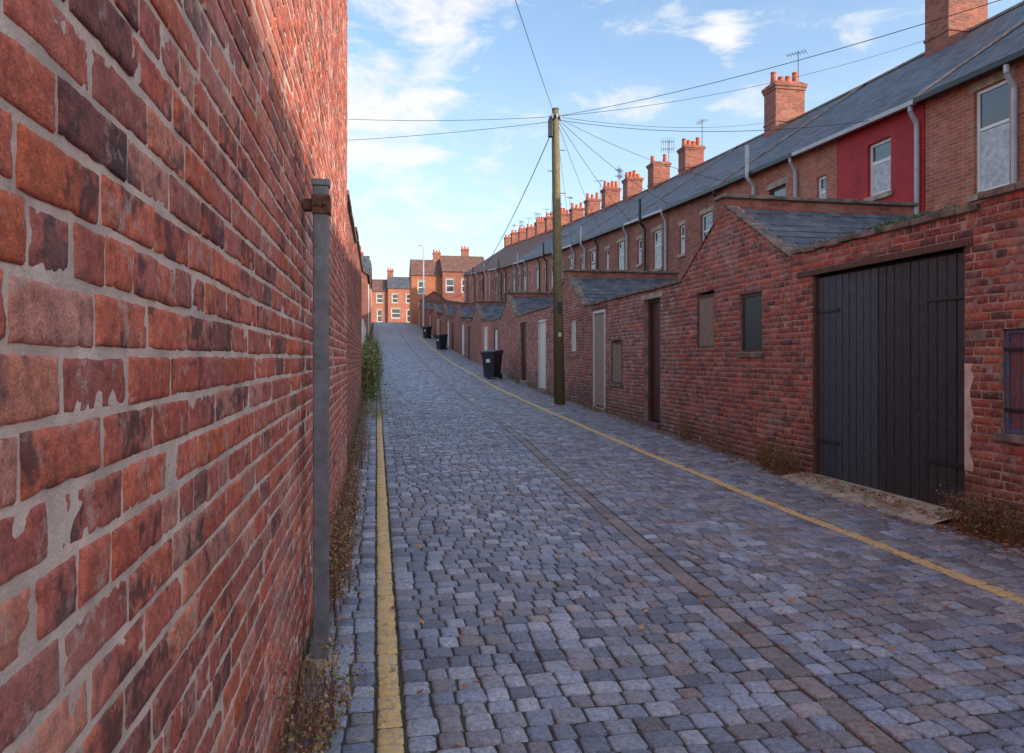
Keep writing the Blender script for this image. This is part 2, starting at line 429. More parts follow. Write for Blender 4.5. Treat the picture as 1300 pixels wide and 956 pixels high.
# ------------------------------------------------------------------ LEFT: tall house side wall and boundary wall
XL=-.39
gl=G('brick_house',(-4,1,0))
br,st=layout(-.15,7.6,.088,.245,lambda z:[(-6.0,9.9)],(),.0130,5,1)
nearb=[q for q in br if .2<q[0]<3.3 and q[2]<3.6]; midb=[q for q in br if not(.2<q[0]<3.3 and q[2]<3.6)]
brickmesh('wall_bricks_close',nearb,XL,1,brickL,gl.e,'L',26,12,.0024)
brickmesh('wall_bricks',midb,XL,1,brickL,gl.e,'L',9,6,.0018,noisy=True)
gl.part('mortar',mortL).box(-.62,XL-.0038,-5.99,9.89,-.15,7.6)
gl.part('walls',tbHouse).box(-9,-.63,-6,9.88,-.3,7.59)
gl.part('roof',slate).pry([(-9.2,7.55),(-.36,7.62),(-.36,7.7),(-4.7,10.6),(-9.2,7.65)],-6.1,9.95)
gl.done()
gw=G('brick_boundary_wall',(-.5,15,0))
br,st=layout(-.1,4.6,.084,.24,lambda z:[(9.905,20.4)] if z<3.75 else ([(14.2,20.4)] if z<4.05 else []),(),.012,5,3)
brickmesh('bricks',br,XL-.02,1,brickR,gw.e,'R',7,5,.0015,noisy=False)
strips_mesh(gw.part('mortar',mortR),st,XL-.26,XL-.025)
for yy in np.arange(9.95,20.3,.6):
    z=3.84 if yy<14.1 else 4.1
    gw.part('coping',stone,bev=.008).box(XL-.3,XL+.02+R(-.006,.006),yy,yy+.59,z+.0,z+.07)
gw.done()
# metal post
gp=G('metal_post',(-.29,3.95,0))
p=gp.part('tube',steel,bev=.006); px,py=-.292,3.93
p.box(px-.04,px+.04,py-.04,py+.04,-.05,2.52)
gp.part('cap',steel,bev=.004).box(px-.046,px+.046,py-.046,py+.046,2.52,2.555)
q=gp.part('bracket',rust,bev=.003)
q.box(px-.046,px+.046,py-.05,py-.041,2.37,2.47); q.box(px-.09,px-.041,py-.03,py+.03,2.39,2.45); q.box(px+.041,px+.05,py-.05,py+.045,2.37,2.47)
q.cyl((px+.02,py-.05,2.42),(px+.02,py-.068,2.42),.012); q.cyl((px-.02,py-.05,2.42),(px-.02,py-.068,2.42),.012)
gp.part('foot',concrete).cyl((px,py,-.03),(px,py,.004),.10,.08,14)
gp.done()
# ------------------------------------------------------------------ RIGHT alley wall, near part in real bricks
XR=5.7; WT=.23
def gate(name,y0,y1,z0,z1,mat,X=XR,rec=.1,bw=.13,step=None,frame=beam,rails=False):
    g=G(name,(X,(y0+y1)/2,z0)); f=g.part('frame',frame,bev=.004)
    f.box(X+rec-.05,X+rec+.06,y0,y0+.06,z0,z1);f.box(X+rec-.05,X+rec+.06,y1-.06,y1,z0,z1);f.box(X+rec-.05,X+rec+.06,y0+.06,y1-.06,z1-.07,z1)
    b=g.part('boards',mat,bev=.004); y=y0+.062; n=max(1,round((y1-y0-.124)/bw)); w=(y1-y0-.124)/n
    for i in range(n):
        xo=R(-.003,.003); b.box(X+rec+xo,X+rec+.022+xo,y+.002,y+w-.003,z0+.03+R(-.008,.008),z1-.072); y+=w
    g.part('backing',dark).box(X+rec+.03,X+rec+.055,y0+.06,y1-.06,z0,z1-.07)
    h=g.part('latch',rust); h.box(X+rec-.012,X+rec-.004,y0+.1,y0+.22,z0+1.05,z0+1.09)
    if step: g.part('step',step,bev=.01).box(X-.06,X+rec+.06,y0-.02,y1+.02,z0-.3,z0)
    g.done()
def bwin(name,y0,y1,z0,z1,mat,X=XR,rec=.05,sl=True,bars=False,fm=None):
    g=G(name,(X,(y0+y1)/2,z0))
    if bars:
        n=5; w=(y1-y0-.08)/n
        for i in range(n): xo=R(-.003,.003); g.part('boards',mat,bev=.003).box(X+rec+xo,X+rec+.03+xo,y0+.04+i*w+.003,y0+.04+(i+1)*w-.003,z0+.04,z1-.04)
    else: g.part('board',mat,bev=.003).box(X+rec,X+rec+.03,y0+.04,y1-.04,z0+.04,z1-.04)
    f=g.part('frame',fm or beam,bev=.003); a=X+rec-.015;b_=X+rec+.05
    f.box(a,b_,y0,y0+.04,z0,z1);f.box(a,b_,y1-.04,y1,z0,z1);f.box(a,b_,y0+.04,y1-.04,z0,z0+.04);f.box(a,b_,y0+.04,y1-.04,z1-.04,z1)
    if sl: g.part('sill',stone,bev=.006).box(X-.04,X+.1,y0-.05,y1+.05,z0-.075,z0-.002)
    if bars:
        for zz in (z0+.2,z1-.2): g.part('iron_bars',blackpl).box(X+rec-.024,X+rec-.016,y0,y1,zz,zz+.03)
    g.done()
def coping(g,y0,y1,z,L=.55,h=.07,x0=XR-.045,x1=XR+WT+.04,mat=None):
    y=y0
    while y<y1-.05:
        l=min(L*R(.8,1.2),y1-y); dz=R(-.012,.012)
        g.part('coping',mat or stone,bev=.01).box(x0+R(-.012,.012),x1,y+.004,y+l-.004,z+dz,z+h+dz); y+=l
ga=G('brick_alley_wall',(XR,6,0)); C=.083
gh=(6.03,8.54,-.2,2.70); wh=(4.95,5.62,.9,1.88)
br,st=layout(-.12,3.2,C,.238,lambda z:([(-14,9.0)] if z<3.0 else ([(-14,5.85)] if z<3.1 else [])),(gh,wh),.012,5,2)
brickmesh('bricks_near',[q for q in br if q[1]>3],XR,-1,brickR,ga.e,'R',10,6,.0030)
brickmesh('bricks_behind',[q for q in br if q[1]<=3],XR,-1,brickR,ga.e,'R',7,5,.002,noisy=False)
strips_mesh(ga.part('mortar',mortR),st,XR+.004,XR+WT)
coping(ga,5.86,9.0,3.035,L=.3); coping(ga,-14,5.85,3.13,L=.4)
ga.part('lintel',beam,bev=.008).box(XR-.02,XR+.16,5.93,8.86,2.702,2.78)
ga.part('pad_stone',stone,bev=.01).box(XR-.01,XR+.1,5.78,6.0,1.76,1.86)
b=ga.part('corner_render',mortL); n=16; ra=[(5.95+R(-.04,.03),.5+i*1.05/n) for i in range(n+1)]
for i in range(n): b.prx([(ra[i][0],ra[i][1]),(6.028,ra[i][1]),(6.028,ra[i+1][1]),(ra[i+1][0],ra[i+1][1])],XR-.006,XR+.03)
ga.done()
bwin('shuttered_window',4.96,5.61,.91,1.87,woodred,bars=True,fm=bluef)
# garage door two leaves
g=G('garage_door',(XR,7.28,0))
for (a,b_,mt) in ((7.34,8.5,woodblue),(6.07,7.33,woodblack)):
    bb=g.part('leaf_'+('far' if a>7 else 'near'),mt,bev=.006); n=round((b_-a)/.125); w=(b_-a)/n
    for i in range(n):
        xo=R(-.004,.004); bb.box(XR+.06+xo,XR+.085+xo,a+i*w+.004,a+(i+1)*w-.004,.05+R(-.015,.015),2.665)
fr=g.part('frame',beam,bev=.004); fr.box(XR+.02,XR+.12,8.502,8.54,0,2.7); fr.box(XR+.02,XR+.12,6.03,6.067,0,2.7)
g.part('backing',dark).box(XR+.09,XR+.11,6.07,8.5,.02,2.698)
h=g.part('ironwork',blackpl)
for zz in (.5,2.2):
    h.box(XR+.044,XR+.053,6.1,6.6,zz,zz+.04); h.box(XR+.044,XR+.053,8.05,8.48,zz,zz+.04)
g.done()
b=B(); V=[];yy=np.linspace(5.95,8.66,22)
for y in yy: V+= [(XR-.50+R(-.05,.05),y,-.016),(XR-.36+R(-.03,.03),y,.03+R(-.008,.008)),(XR-.1,y,.062+R(-.004,.004)),(XR+.15,y,.064)]
b.add(V,[(i*4+j,i*4+j+1,i*4+j+5,i*4+j+4)[::-1] for i in range(21) for j in range(3)])
b.obj('concrete_ramp',concrete,smooth=False)
# outbuildings (sheds)
def shed(y0,y1,ya,za,ze,nearw,holes=(),xb=9.15,rm=slate):
    g=G('brick_outbuilding',(7,ya,zf(ya)))
    zb=zf(y0)-.15
    def iv(z):
        if z<ze: return [(y0,y1)]
        if z>za-.03: return []
        t=(z-ze)/(za-ze); return [(y0+(ya-y0)*t,y1-(y1-ya)*t)]
    if nearw:
        br,st=layout(zb,za,C,.238,iv,holes,.012,5,2)
        brickmesh('gable_bricks',br,XR-.012,-1,brickR,g.e,'R',10 if ya<15 else 7,6 if ya<15 else 5,.0025,noisy=ya<15)
        strips_mesh(g.part('gable_mortar',mortR),st,XR-.007,XR+.2)
    else:
        g.part('gable',tbDark).prx([(y0,zb),(y1,zb),(y1,ze),(ya,za),(y0,ze)],XR-.012,XR+.2)
    dr=.05
    g.part('walls',tbWall).prx([(y0+.01,zb),(y1-.01,zb),(y1-.01,ze-.02-dr),(ya,za-.03-dr),(y0+.01,ze-.02-dr)],XR+.26,xb)
    r=g.part('roof',rm)
    sl=(za-ze)/(ya-y0); sl2=(za-ze)/(y1-ya)
    def slope(ylo,zlo,yhi,zhi):
        n=9
        for i in range(n):
            t0=i/n;t1=(i+1)/n
            a=(ylo+(yhi-ylo)*t0,zlo+(zhi-zlo)*t0-dr); b_=(ylo+(yhi-ylo)*t1,zlo+(zhi-zlo)*t1-dr)
            r.prx([(a[0],a[1]),(b_[0],b_[1]-.004),(b_[0],b_[1]+.022),(a[0],a[1]+.036)],XR+.142,xb+.1)
    slope(y0-.10,ze-.10*sl,ya,za); slope(y1+.10,ze-.1*sl2,ya+.285,za-.285*sl2)
    pw=g.part('party_wall',tbDark); pw.box(XR-.01,xb+.15,ya+.03,ya+.28,za-.6,za+.14)
    cp=g.part('party_coping',stone,bev=.012); x=XR-.07
    while x<xb+.15: l=R(.35,.6); cp.box(x,min(x+l-.006,xb+.2),ya-.03,ya+.33,za+.141,za+.205+R(-.01,.01)); x+=l
    v=g.part('verge_coping',stone,bev=.006)
    for (ylo,yhi) in ((y0,ya+.02),(y1,ya+.29)):
        n=7; s=(za-ze)/(ya-y0) if ylo<ya else -(za-ze)/(y1-ya); z_at=lambda yy:ze+(yy-ylo)*s
        for i in range(n):
            a=ylo+(yhi-ylo)*(i+.01)/n; b_=ylo+(yhi-ylo)*(i+.99)/n; o=R(-.006,.006)
            if a>b_: a,b_=b_,a
            v.prx([(a,z_at(a)+.002+o),(b_,z_at(b_)+.002+o),(b_,z_at(b_)+.028+o),(a,z_at(a)+.028+o)],XR-.03,XR+.14)
    g.done()
shed(9.0,12.75,10.9,4.13,3.0,True,((11.3,11.98,1.77,2.74),(9.76,10.42,1.68,2.62)))
bwin('boarded_window',11.31,11.97,1.78,2.72,plywood,rec=.02,sl=False); bwin('boarded_window',9.77,10.41,1.69,2.6,blackpl,rec=.03)
shed(19.1,22.8,20.9,4.12,3.05,True,((19.9,20.5,1.79,2.77),))
g=G('outbuilding_window',(XR,20.2,1.8)); g.part('frame',white).wall(XR+.03,XR+.08,19.905,20.495,1.795,2.765,((19.97,20.43,1.86,2.7),)); g.part('pane',cream).box(XR+.06,XR+.07,19.95,20.45,1.83,2.73); g.done()
shed(29,32.6,30.8,4.35,3.4,True)
gb=G('brick_alley_wall',(XR,16,0)); z1=zf(13.9)+.02
h2=((13.68,14.6,-.3,2.86),(17.2,18.2,-.3,2.85),(15.95,16.75,.98,2.0))
br,st=layout(-.12,3.1,C,.238,lambda z:[(12.751,19.099)] if z<3.06 else [],h2,.012,5,2)
brickmesh('bricks',br,XR,-1,brickR,gb.e,'R',8,5,.002,noisy=False); strips_mesh(gb.part('mortar',mortR),st,XR+.004,XR+WT); coping(gb,12.8,19.05,3.035,mat=None); 
gb.part('lintel',sill,bev=.005).box(XR-.008,XR+.12,13.55,14.75,2.861,2.97); gb.part('lintel_far',beam,bev=.005).box(XR-.008,XR+.12,17.05,18.35,2.852,2.95)
gb.done()
purple=simple('purple_step',c(118,76,92),.7,.2,8,.002)
gate('wooden_gate',13.68,14.6,.24,2.86,woodmar,rec=.16,step=purple)
gate('wooden_gate',17.2,18.2,.33,2.85,woodgrey,rec=.03,frame=woodwhite,step=sill)
bwin('boarded_window',15.96,16.74,.99,1.99,plywood,rec=.01)
gc=G('brick_alley_wall',(XR,26,0)); h3=((23.65,24.75,0,2.95),(26.9,28.1,0,3.0))
br,st=layout(.2,3.5,C,.238,lambda z:[(22.801,28.999)] if z<3.35 else [],h3,.012,5,2)
brickmesh('bricks',br,XR,-1,brickR,gc.e,'R',7,5,.002,noisy=False); strips_mesh(gc.part('mortar',mortR),st,XR+.004,XR+WT); coping(gc,22.85,28.95,3.32); gc.done()
gate('wooden_gate',23.65,24.75,.52,2.95,woodwhite,rec=.04,frame=woodwhite,step=sill)
gate('wooden_gate',26.9,28.1,.72,3.0,woodmar,rec=.12,step=sill)
doorm=[woodwhite,cream,woodgreen,woodwhite,woodmar,cream,woodblue]
kk=0
ys_=32.6
while ys_<96:
    ap=30.8+10*round((ys_+4-30.8)/10)
    if abs(ys_-(ap-1.8))<.3 and ap<95:
        z=zf(ap); shed(ap-1.8,ap+1.8,ap,z+3.4,z+2.5,False,rm=slate); ys_=ap+1.8; continue
    ye=min(ys_+3.2,(ap-1.8) if ap-1.8>ys_+.1 else ys_+3.2)
    g=G('brick_alley_wall',(XR,ys_,zf(ys_))); z=zf(ys_); top=z+R(2.3,2.65)
    d0=ys_+.9; d1=d0+1.05; zg=zf(d0)+.08
    mt=random.choice([tbWall,tbDark,tbWall,tbHouse])
    g.part('wall',mt).wall(XR,XR+.23,ys_+.001,ye-.001,z-.3,top,((d0,d1,zg,zg+2.05),)); coping(g,ys_,ye,top+.002,1.,.06); g.done()
    gate('wooden_gate',d0,d1,zg,zg+2.05,doorm[kk%7],rec=.05,frame=white if kk%2 else beam); kk+=1
    ys_=ye
# ------------------------------------------------------------------ TERRACE on the right
XH=11.5; XD=17.0; XF=22.5
bounds=[13.2+4.5*k for k in range(-9,19)]
def window(g,X,y0,y1,z0,z1,mid=True,fr=None,sgn=1):
    f=g.part('window_frames',fr or white); t=.07
    f.wall(X+.07,X+.12,y0,y1,z0,z1,((y0+t,y1-t,z0+t,z1-t),))
    zm=z0+(z1-z0)*.62
    if mid: f.box(X+.075,X+.115,y0+t,y1-t,zm-.03,zm+.03)
    g.part('window_glass',glass).box(X+.095,X+.10,y0+t,y1-t,z0+t,z1-t)
    g.part('window_sills',sill).box(X-.06,X+.12,y0-.08,y1+.08,z0-.12,z0-.003)
def lintel(g,X,y0,y1,z1): g.part('lintels',sill).box(X-.006,X+.06,y0-.12,y1+.12,z1+.003,z1+.17)
def aerial(g,x,y,z,h=1.6,ang=.6,n=7,kind=0):
    b=g.part('tv_aerial',alu); b.cyl((x,y,z),(x,y,z+h),.022,.016,6)
    dx,dy=math.cos(ang),math.sin(ang); L=.75
    for hz in ((h-.1,) if kind==0 else (h-.1,h-.55)):
        b.cyl((x-dx*L*.4,y-dy*L*.4,z+hz),(x+dx*L*.6,y+dy*L*.6,z+hz),.012,.012,5)
        for i in range(n):
            t=-.4+i/(n-1); l=.28-.015*i; cx,cy=x+dx*L*t,y+dy*L*t
            b.cyl((cx+dy*l,cy-dx*l,z+hz),(cx-dy*l,cy+dx*l,z+hz),.010,.010,4)
            if kind: b.cyl((cx,cy,z+hz-l),(cx,cy,z+hz+l),.010,.010,4)
def chimney(g,x,y,z,w=.62,l=.42,h=2.0,pots=4,mt=None):
    m=mt or tbDark; b=g.part('chimney_stack',m)
    b.box(x-w,x+w,y-l,y+l,z-.9,z+h*.8); b.box(x-w-.04,x+w+.04,y-l-.04,y+l+.04,z+h*.8,z+h*.87); b.box(x-w-.08,x+w+.08,y-l-.08,y+l+.08,z+h*.87,z+h*.95); b.box(x-w+.02,x+w-.02,y-l+.02,y+l-.02,z+h*.95,z+h)
    b.box(x-w-.03,x+w+.03,y-l-.03,y+l+.03,z+.05,z+.13)
    for i in range(pots):
        xx=x-w*.75+ (w*1.5)*i/max(1,pots-1); hh=R(.28,.58)
        p=g.part('chimney_pots',pot,smooth=False); p.cyl((xx,y,z+h),(xx,y,z+h+hh),.14,.105,12); p.cyl((xx,y,z+h+hh-.06),(xx,y,z+h+hh+.002),.125,.125,12)
def hb(y): return zf(y) if y>4 else float(np.interp(y,[-8,4],[-1.1,0]))
for i in range(len(bounds)-1):
    y0,y1=bounds[i],bounds[i+1]; ym=(y0+y1)/2; base=hb(y0); dz=hb(y1)-base
    ev=7.12+base; rd=10.8+base
    g=G('terraced_house',(XH,ym,base)); far=y0>57
    wm=tbHouse if random.random()<.6 else tbDark
    rm=slate if not far else pantile
    if abs(y0-8.7)<.1: wins=[(11.15,11.95,4.8,6.82),(9.2,10.0,4.8,6.8),(9.4,10.3,1.0,2.6)]
    elif abs(y0-13.2)<.1: wins=[(14.22,15.0,5.42,6.67),(16.6,17.0,5.3,6.4),(14.2,15.2,1.2,2.6)]
    else: wins=[(y0+.75,y0+1.65,base+4.75,base+6.35),(y0+3.0,y0+3.5,base+5.2,base+6.3),(y0+.8,y0+2.,base+1.,base+2.6),(y0+3.0,y0+3.9,base+.1,base+2.2)]
    if abs(y0-13.2)<.1:
        g.part('render_wall',redpaint).wall(XH-.012,XH+.12,y0+.02,16.15,-.2,ev,wins[:1]+wins[2:]); g.part('rear_wall',tbHouse).wall(XH,XH+.12,16.15,y1,-.2,ev,wins[1:2])
    else: g.part('rear_wall',wm).wall(XH,XH+.12,y0,y1,base-.4,ev,wins)
    if dz>.005: g.part('wall_head',wm).prx([(y0,ev+.0005),(y1,ev+.0005),(y1,ev+dz)],XH,XH+.12)
    for w in wins[:3]:
        window(g,XH,*w,fr=white if random.random()<.85 or y0<15 else woodmar); 
        if not (abs(y0-13.2)<.1): lintel(g,XH,w[0],w[1],w[3])
        g.part('curtains',curtain).box(XH+.090,XH+.093,w[0]+.07,w[1]-.07,w[2]+.07,w[2]+(w[3]-w[2])*(R(.5,.93) if y0>10 else .6))
    if len(wins)>3: g.part('back_door',random.choice([white,woodgreen,woodmar])).box(XH+.06,XH+.1,wins[3][0],wins[3][1],wins[3][2],wins[3][3])
    g.part('body',wm).pry([(XH+.121,base-.6),(XF,base-.6),(XF,ev-.02),(XD,rd-.03),(XH+.121,ev+.05)],y0+.001,y1-.001,dz)
    sl=(rd-ev)/(XD-XH); r=g.part('roof',rm); xo=XH-.2
    r.pry([(xo,ev-.2*sl),(XD,rd),(XD,rd+.07),(xo,ev-.2*sl+.06)],y0+.001,y1-.001,dz)
    r.pry([(XD,rd),(XF+.2,ev-.2*sl),(XF+.2,ev-.2*sl+.06),(XD,rd+.07)],y0+.001,y1-.001,dz)
    for t in np.arange(y0,y1-.1,.45): q_=dz*(t-y0)/(y1-y0); g.part('ridge_tiles',pot if far else stone).pry([(XD-.13,rd+.02+q_),(XD+.13,rd+.02+q_),(XD,rd+.16+q_)],t+.01,t+.44,dz/10)
    if not far and i%2==1:
        g.part('verge_joint',mortR).pry([(xo,ev-.2*sl+.061),(XD-.1,rd+.01+.06),(XD-.1,rd+.11),(xo,ev-.2*sl+.10)],y0-.08,y0+.08,0)
    gt=g.part('gutter',blackpl if i%3 else greypl); e=ev-.2*sl; gt.pry([(xo-.10,e-.1),(xo+.0,e-.1),(xo,e),(xo-.1,e)],y0+.01,y1-.01,dz)
    pm=[greypl,greypl,blackpl][i%3]
    yp=y0+.15 if y0>5 else y0+2.4
    if abs(y0-8.7)<.1: yp=10.98; pm=greypl
    pz=g.part('downpipe',pm)
    pz.tube([(xo-.04,yp,ev-.2),(xo-.04,yp,ev-.35),(XH-.08,yp,ev-.6),(XH-.08,yp,base-.2)],.05,8)
    if (i%2==0 or abs(y0-17.7)<.1) and y0>12:
        yq=y0+2.3; g.part('soil_pipe',[greypl,blackpl][i%4==0]).tube([(XH-.12,yq,base),(XH-.12,yq,ev-.5),(xo-.14,yq,ev-.25),(xo-.14,yq,ev+.75)],.06,8)
        g.part('waste_pipe',greypl).tube([(XH-.05,yq-1.1,base+4.6),(XH-.1,yq,base+4.1)],.03,6)
    if (y0>35 and y0<93) or abs(y0-17.7)<.1 or abs(y0-26.7)<.1:
        big=y0<30
        chimney(g,XD-.15,y0+.45,rd-.05,.66 if big else R(.5,.58),.45,(1.75 if y0>20 else 1.9) if big else R(1.1,1.45),4 if big else random.choice([2,3,4]))
        if random.random()<.6 or big: aerial(g,XD+.5,y0+.45,rd+(1.2 if big else .8),2.0,R(0,3),7,i%2)
    g.done()
# ------------------------------------------------------------------ buildings at the top and on the left
def boxhouse(name,x0,x1,y0,y1,base,ev,rd,wall,rm,ridge='x',wx=(),frontw=(),ch=(),lw=()):
    g=G(name,((x0+x1)/2,(y0+y1)/2,base))
    b=g.part('front_wall',wall)
    xsu=sorted({x0,x1,*[w[0] for w in frontw],*[w[1] for w in frontw]}); zsu=sorted({base-.5,ev,*[w[2] for w in frontw],*[w[3] for w in frontw]})
    for i in range(len(xsu)-1):
        for j in range(len(zsu)-1):
            xm=(xsu[i]+xsu[i+1])/2;zm=(zsu[j]+zsu[j+1])/2
            if not any(w[0]<xm<w[1] and w[2]<zm<w[3] for w in frontw): b.box(xsu[i],xsu[i+1],y0-.15,y0,zsu[j],zsu[j+1])
    for w in frontw:
        f=g.part('window_frames',white); t=.1
        f.box(w[0],w[0]+t,y0-.08,y0-.03,w[2],w[3]);f.box(w[1]-t,w[1],y0-.08,y0-.03,w[2],w[3]);f.box(w[0]+t,w[1]-t,y0-.08,y0-.03,w[2],w[2]+t);f.box(w[0]+t,w[1]-t,y0-.08,y0-.03,w[3]-t,w[3]);f.box(w[0]+t,w[1]-t,y0-.08,y0-.03,(w[2]+w[3])/2-.05,(w[2]+w[3])/2+.05)
        g.part('window_glass',glass).box(w[0]+t,w[1]-t,y0-.05,y0-.045,w[2]+t,w[3]-t)
        g.part('window_sills',sill).box(w[0]-.1,w[1]+.1,y0-.2,y0-.1,w[2]-.15,w[2]-.003); g.part('lintels',sill).box(w[0]-.1,w[1]+.1,y0-.156,y0-.1,w[3]+.003,w[3]+.2)
    if ridge=='x':
        ymid=(y0+y1)/2
        g.part('body',wall).prx([(y0+.001,base-.5),(y1,base-.5),(y1,ev),(ymid,rd-.04),(y0+.001,ev)],x0,x1)
        s=(rd-ev)/(ymid-y0); r=g.part('roof',rm)
        r.prx([(y0-.35,ev-.2*s),(ymid,rd),(ymid,rd+.08),(y0-.35,ev-.2*s+.08)],x0-.1,x1+.1); r.prx([(ymid,rd),(y1+.2,ev-.2*s),(y1+.2,ev-.2*s+.08),(ymid,rd+.08)],x0-.1,x1+.1)
    else:
        xmid=(x0+x1)/2
        g.part('body',wall).pry([(x0,base-.5),(x1,base-.5),(x1,ev),(xmid,rd-.04),(x0,ev)],y0+.001,y1)
        g.part('gable',wall).pry([(x0,ev+.001),(x1,ev+.001),(xmid,rd-.04)],y0-.15,y0)
        s=(rd-ev)/(xmid-x0); r=g.part('roof',rm)
        r.pry([(x0-.2,ev-.2*s),(xmid,rd),(xmid,rd+.08),(x0-.2,ev-.2*s+.08)],y0-.3,y1+.1); r.pry([(xmid,rd),(x1+.2,ev-.2*s),(x1+.2,ev-.2*s+.08),(xmid,rd+.08)],y0-.3,y1+.1)
    for (x,y,z) in ch: chimney(g,x,y,z,.55,.4,1.5,3)
    g.done()
zb=zf(104)
boxhouse('brick_house',5.0,9.4,104,110,zb,zb+7.2,zb+9.7,tbHouseO,pantile,'x',frontw=((5.9,7.0,zb+4.4,zb+6.2),(6.0,7.2,zb+1,zb+3)),ch=((8.9,107,zb+9.4),))
boxhouse('brick_house',9.42,16,103.2,112,zb,zb+7.7,zb+10.5,tbDark,pantile,'x',frontw=((9.9,11.1,zb+4.6,zb+6.5),(12.2,13.2,zb+4.6,zb+6.5)),ch=((13.3,108,zb+10.2),))
zg=zf(97)
boxhouse('brick_garage',6.1,9.2,96.8,101.5,zg,zg+3.6,zg+4.7,tbWall,pantile,'y',frontw=((6.9,7.9,zg+1.2,zg+2.4),))
boxhouse('rendered_outhouse',9.3,11.3,95.8,101.5,zg,zg+3.0,zg+3.5,cream,slate,'x',frontw=())
zt=zf(129)
for i,x in enumerate(np.arange(-24,30,5.2)):
    v=[0,.5,-.3,.2][i%4]
    boxhouse('terraced_house',x,x+5.18,129-abs(v),137,zt,zt+5.7+v,zt+8.1+v,[tbHouse,cream,tbHouseO,tbDark,tbHouse][i%5],[slate,pantile,slate][i%3],'x',
        frontw=((x+.7,x+1.8,zt+3.5,zt+5.1),(x+3.2,x+4.3,zt+3.5,zt+5.1),(x+.6,x+2.2,zt+.8,zt+2.5),(x+3.3,x+4.2,zt+.1,zt+2.3)),ch=((x+.5,133,zt+7.9+v),))
for i,(y,xr) in enumerate(((58,-.75),(66,-.75),(76,-.7),(85,-.7),(94,-.7))):
    z=zf(y); L=7.6 if i==0 else 8.5
    boxhouse('brick_house',xr-8,xr,y,y+L,z,z+5.8,z+8.3,[tbDark,cream,tbHouse,tbHouseO,cream][i],pantile if i==0 else slate,'y' if i==0 else 'x',ch=((xr-1.2,y+4,z+7.2),))
g=G('garden_wall',(-1,40,1)); g.part('wall',tbWall).box(-1.35,-1.1,21,57,-.3,2.2); g.part('rendered_wall',cream).box(-1.05,-.8,44,57,1.,4.0); g.part('end',tbDark).box(-1.36,-.66,20.41,20.7,0,3.2); g.done()
boxhouse('brick_house',-20,-10,20,30,0,7.5,11,tbHouse,slate,'x')
# ------------------------------------------------------------------ telegraph pole, wires, lamp post
PX,PY=5.02,19.15; ptop=Vector((PX-.13,PY,8.52))
g=G('telegraph_pole',(PX,PY,zf(PY)))
g.part('shaft',polem,smooth=True).cyl((PX,PY,0),tuple(ptop),.15,.095,20)
g.part('cap',alu).cyl(ptop,ptop+Vector((0,0,.03)),.105,.09,16)
bx=g.part('terminal_box',blackpl,bev=.01); bx.box(ptop.x-.2,ptop.x-.095,PY-.09,PY+.07,7.75,8.25)
for k in range(8):
    z=3.2+k*.6; s=1 if k%2 else -1; t=z/8.5; x=PX-.13*t
    g.part('steps',rust).cyl((x,PY,z),(x+s*.26,PY-.03,z),.011,.011,6)
g.part('ring_head',alu).cyl((ptop.x,PY,8.28),(ptop.x,PY,8.33),.16,.16,16)
for k in range(8):
    a=k*math.pi/4; g.part('insulators',greypl).cyl((ptop.x+.16*math.cos(a),PY+.16*math.sin(a),8.24),(ptop.x+.16*math.cos(a),PY+.16*math.sin(a),8.36),.022,.022,6)
g.part('notice_plate',blackpl).box(PX-.11,PX+.02,PY-.165,PY-.15,2.85,3.15); g.part('notice_plate_pale',cream).box(PX-.09,PX+.0,PY-.165,PY-.152,2.2,2.32)
g.part('cable',blackpl).tube([(PX-.17,PY-.07,0.4),(PX-.25,PY-.08,8.0)],.012,6)
g.done()
wb=B()
def wire(p0,p1,sag=.25,r=.007,n=18):
    p0=Vector(p0);p1=Vector(p1); pts=[]
    for i in range(n+1):
        t=i/n; p=p0.lerp(p1,t); p.z-=sag*4*t*(1-t); pts.append(p)
    wb.tube(pts,r,4)
T=(ptop.x,PY,8.33)
wire(T,(-.36,3.1,6.15),.15,.006)
wire(T,(-10,24.5,10.2),.5,.007); wire((T[0],T[1],8.2),(-10,27.,9.2),.35,.007)
wire(T,(11.3,6.3,7.2),.3,.007); wire(T,(16.5,18.2,11.2),.35,.007); wire((T[0],T[1],8.25),(11.3,14.5,7.1),.3)
for yy,zz in ((20.5,7.2),(25,7.3),(29.5,7.4),(34,7.6),(40,7.9),(46,8.3)): wire(T,(11.3,yy,zz-.15),.25)
wire((T[0]-.1,T[1],7.9),(5.9,72,9.5),3.,.013); wire(T,(16.6,27.2,11.6),.3)
wb.obj('overhead_wires',wirem)
g=G('street_lamp',(4.85,75,zf(75))); z=zf(75)
g.part('column',greypl).cyl((4.85,75,z),(4.85,75,z+9.3),.10,.06,10); g.part('arm',greypl).tube([(4.85,75,z+9.3),(4.78,75,z+9.45),(4.65,75,z+9.48)],.05,6); g.part('lantern',greypl,bev=.03).box(4.3,4.66,74.88,75.12,z+9.43,z+9.55); g.done()
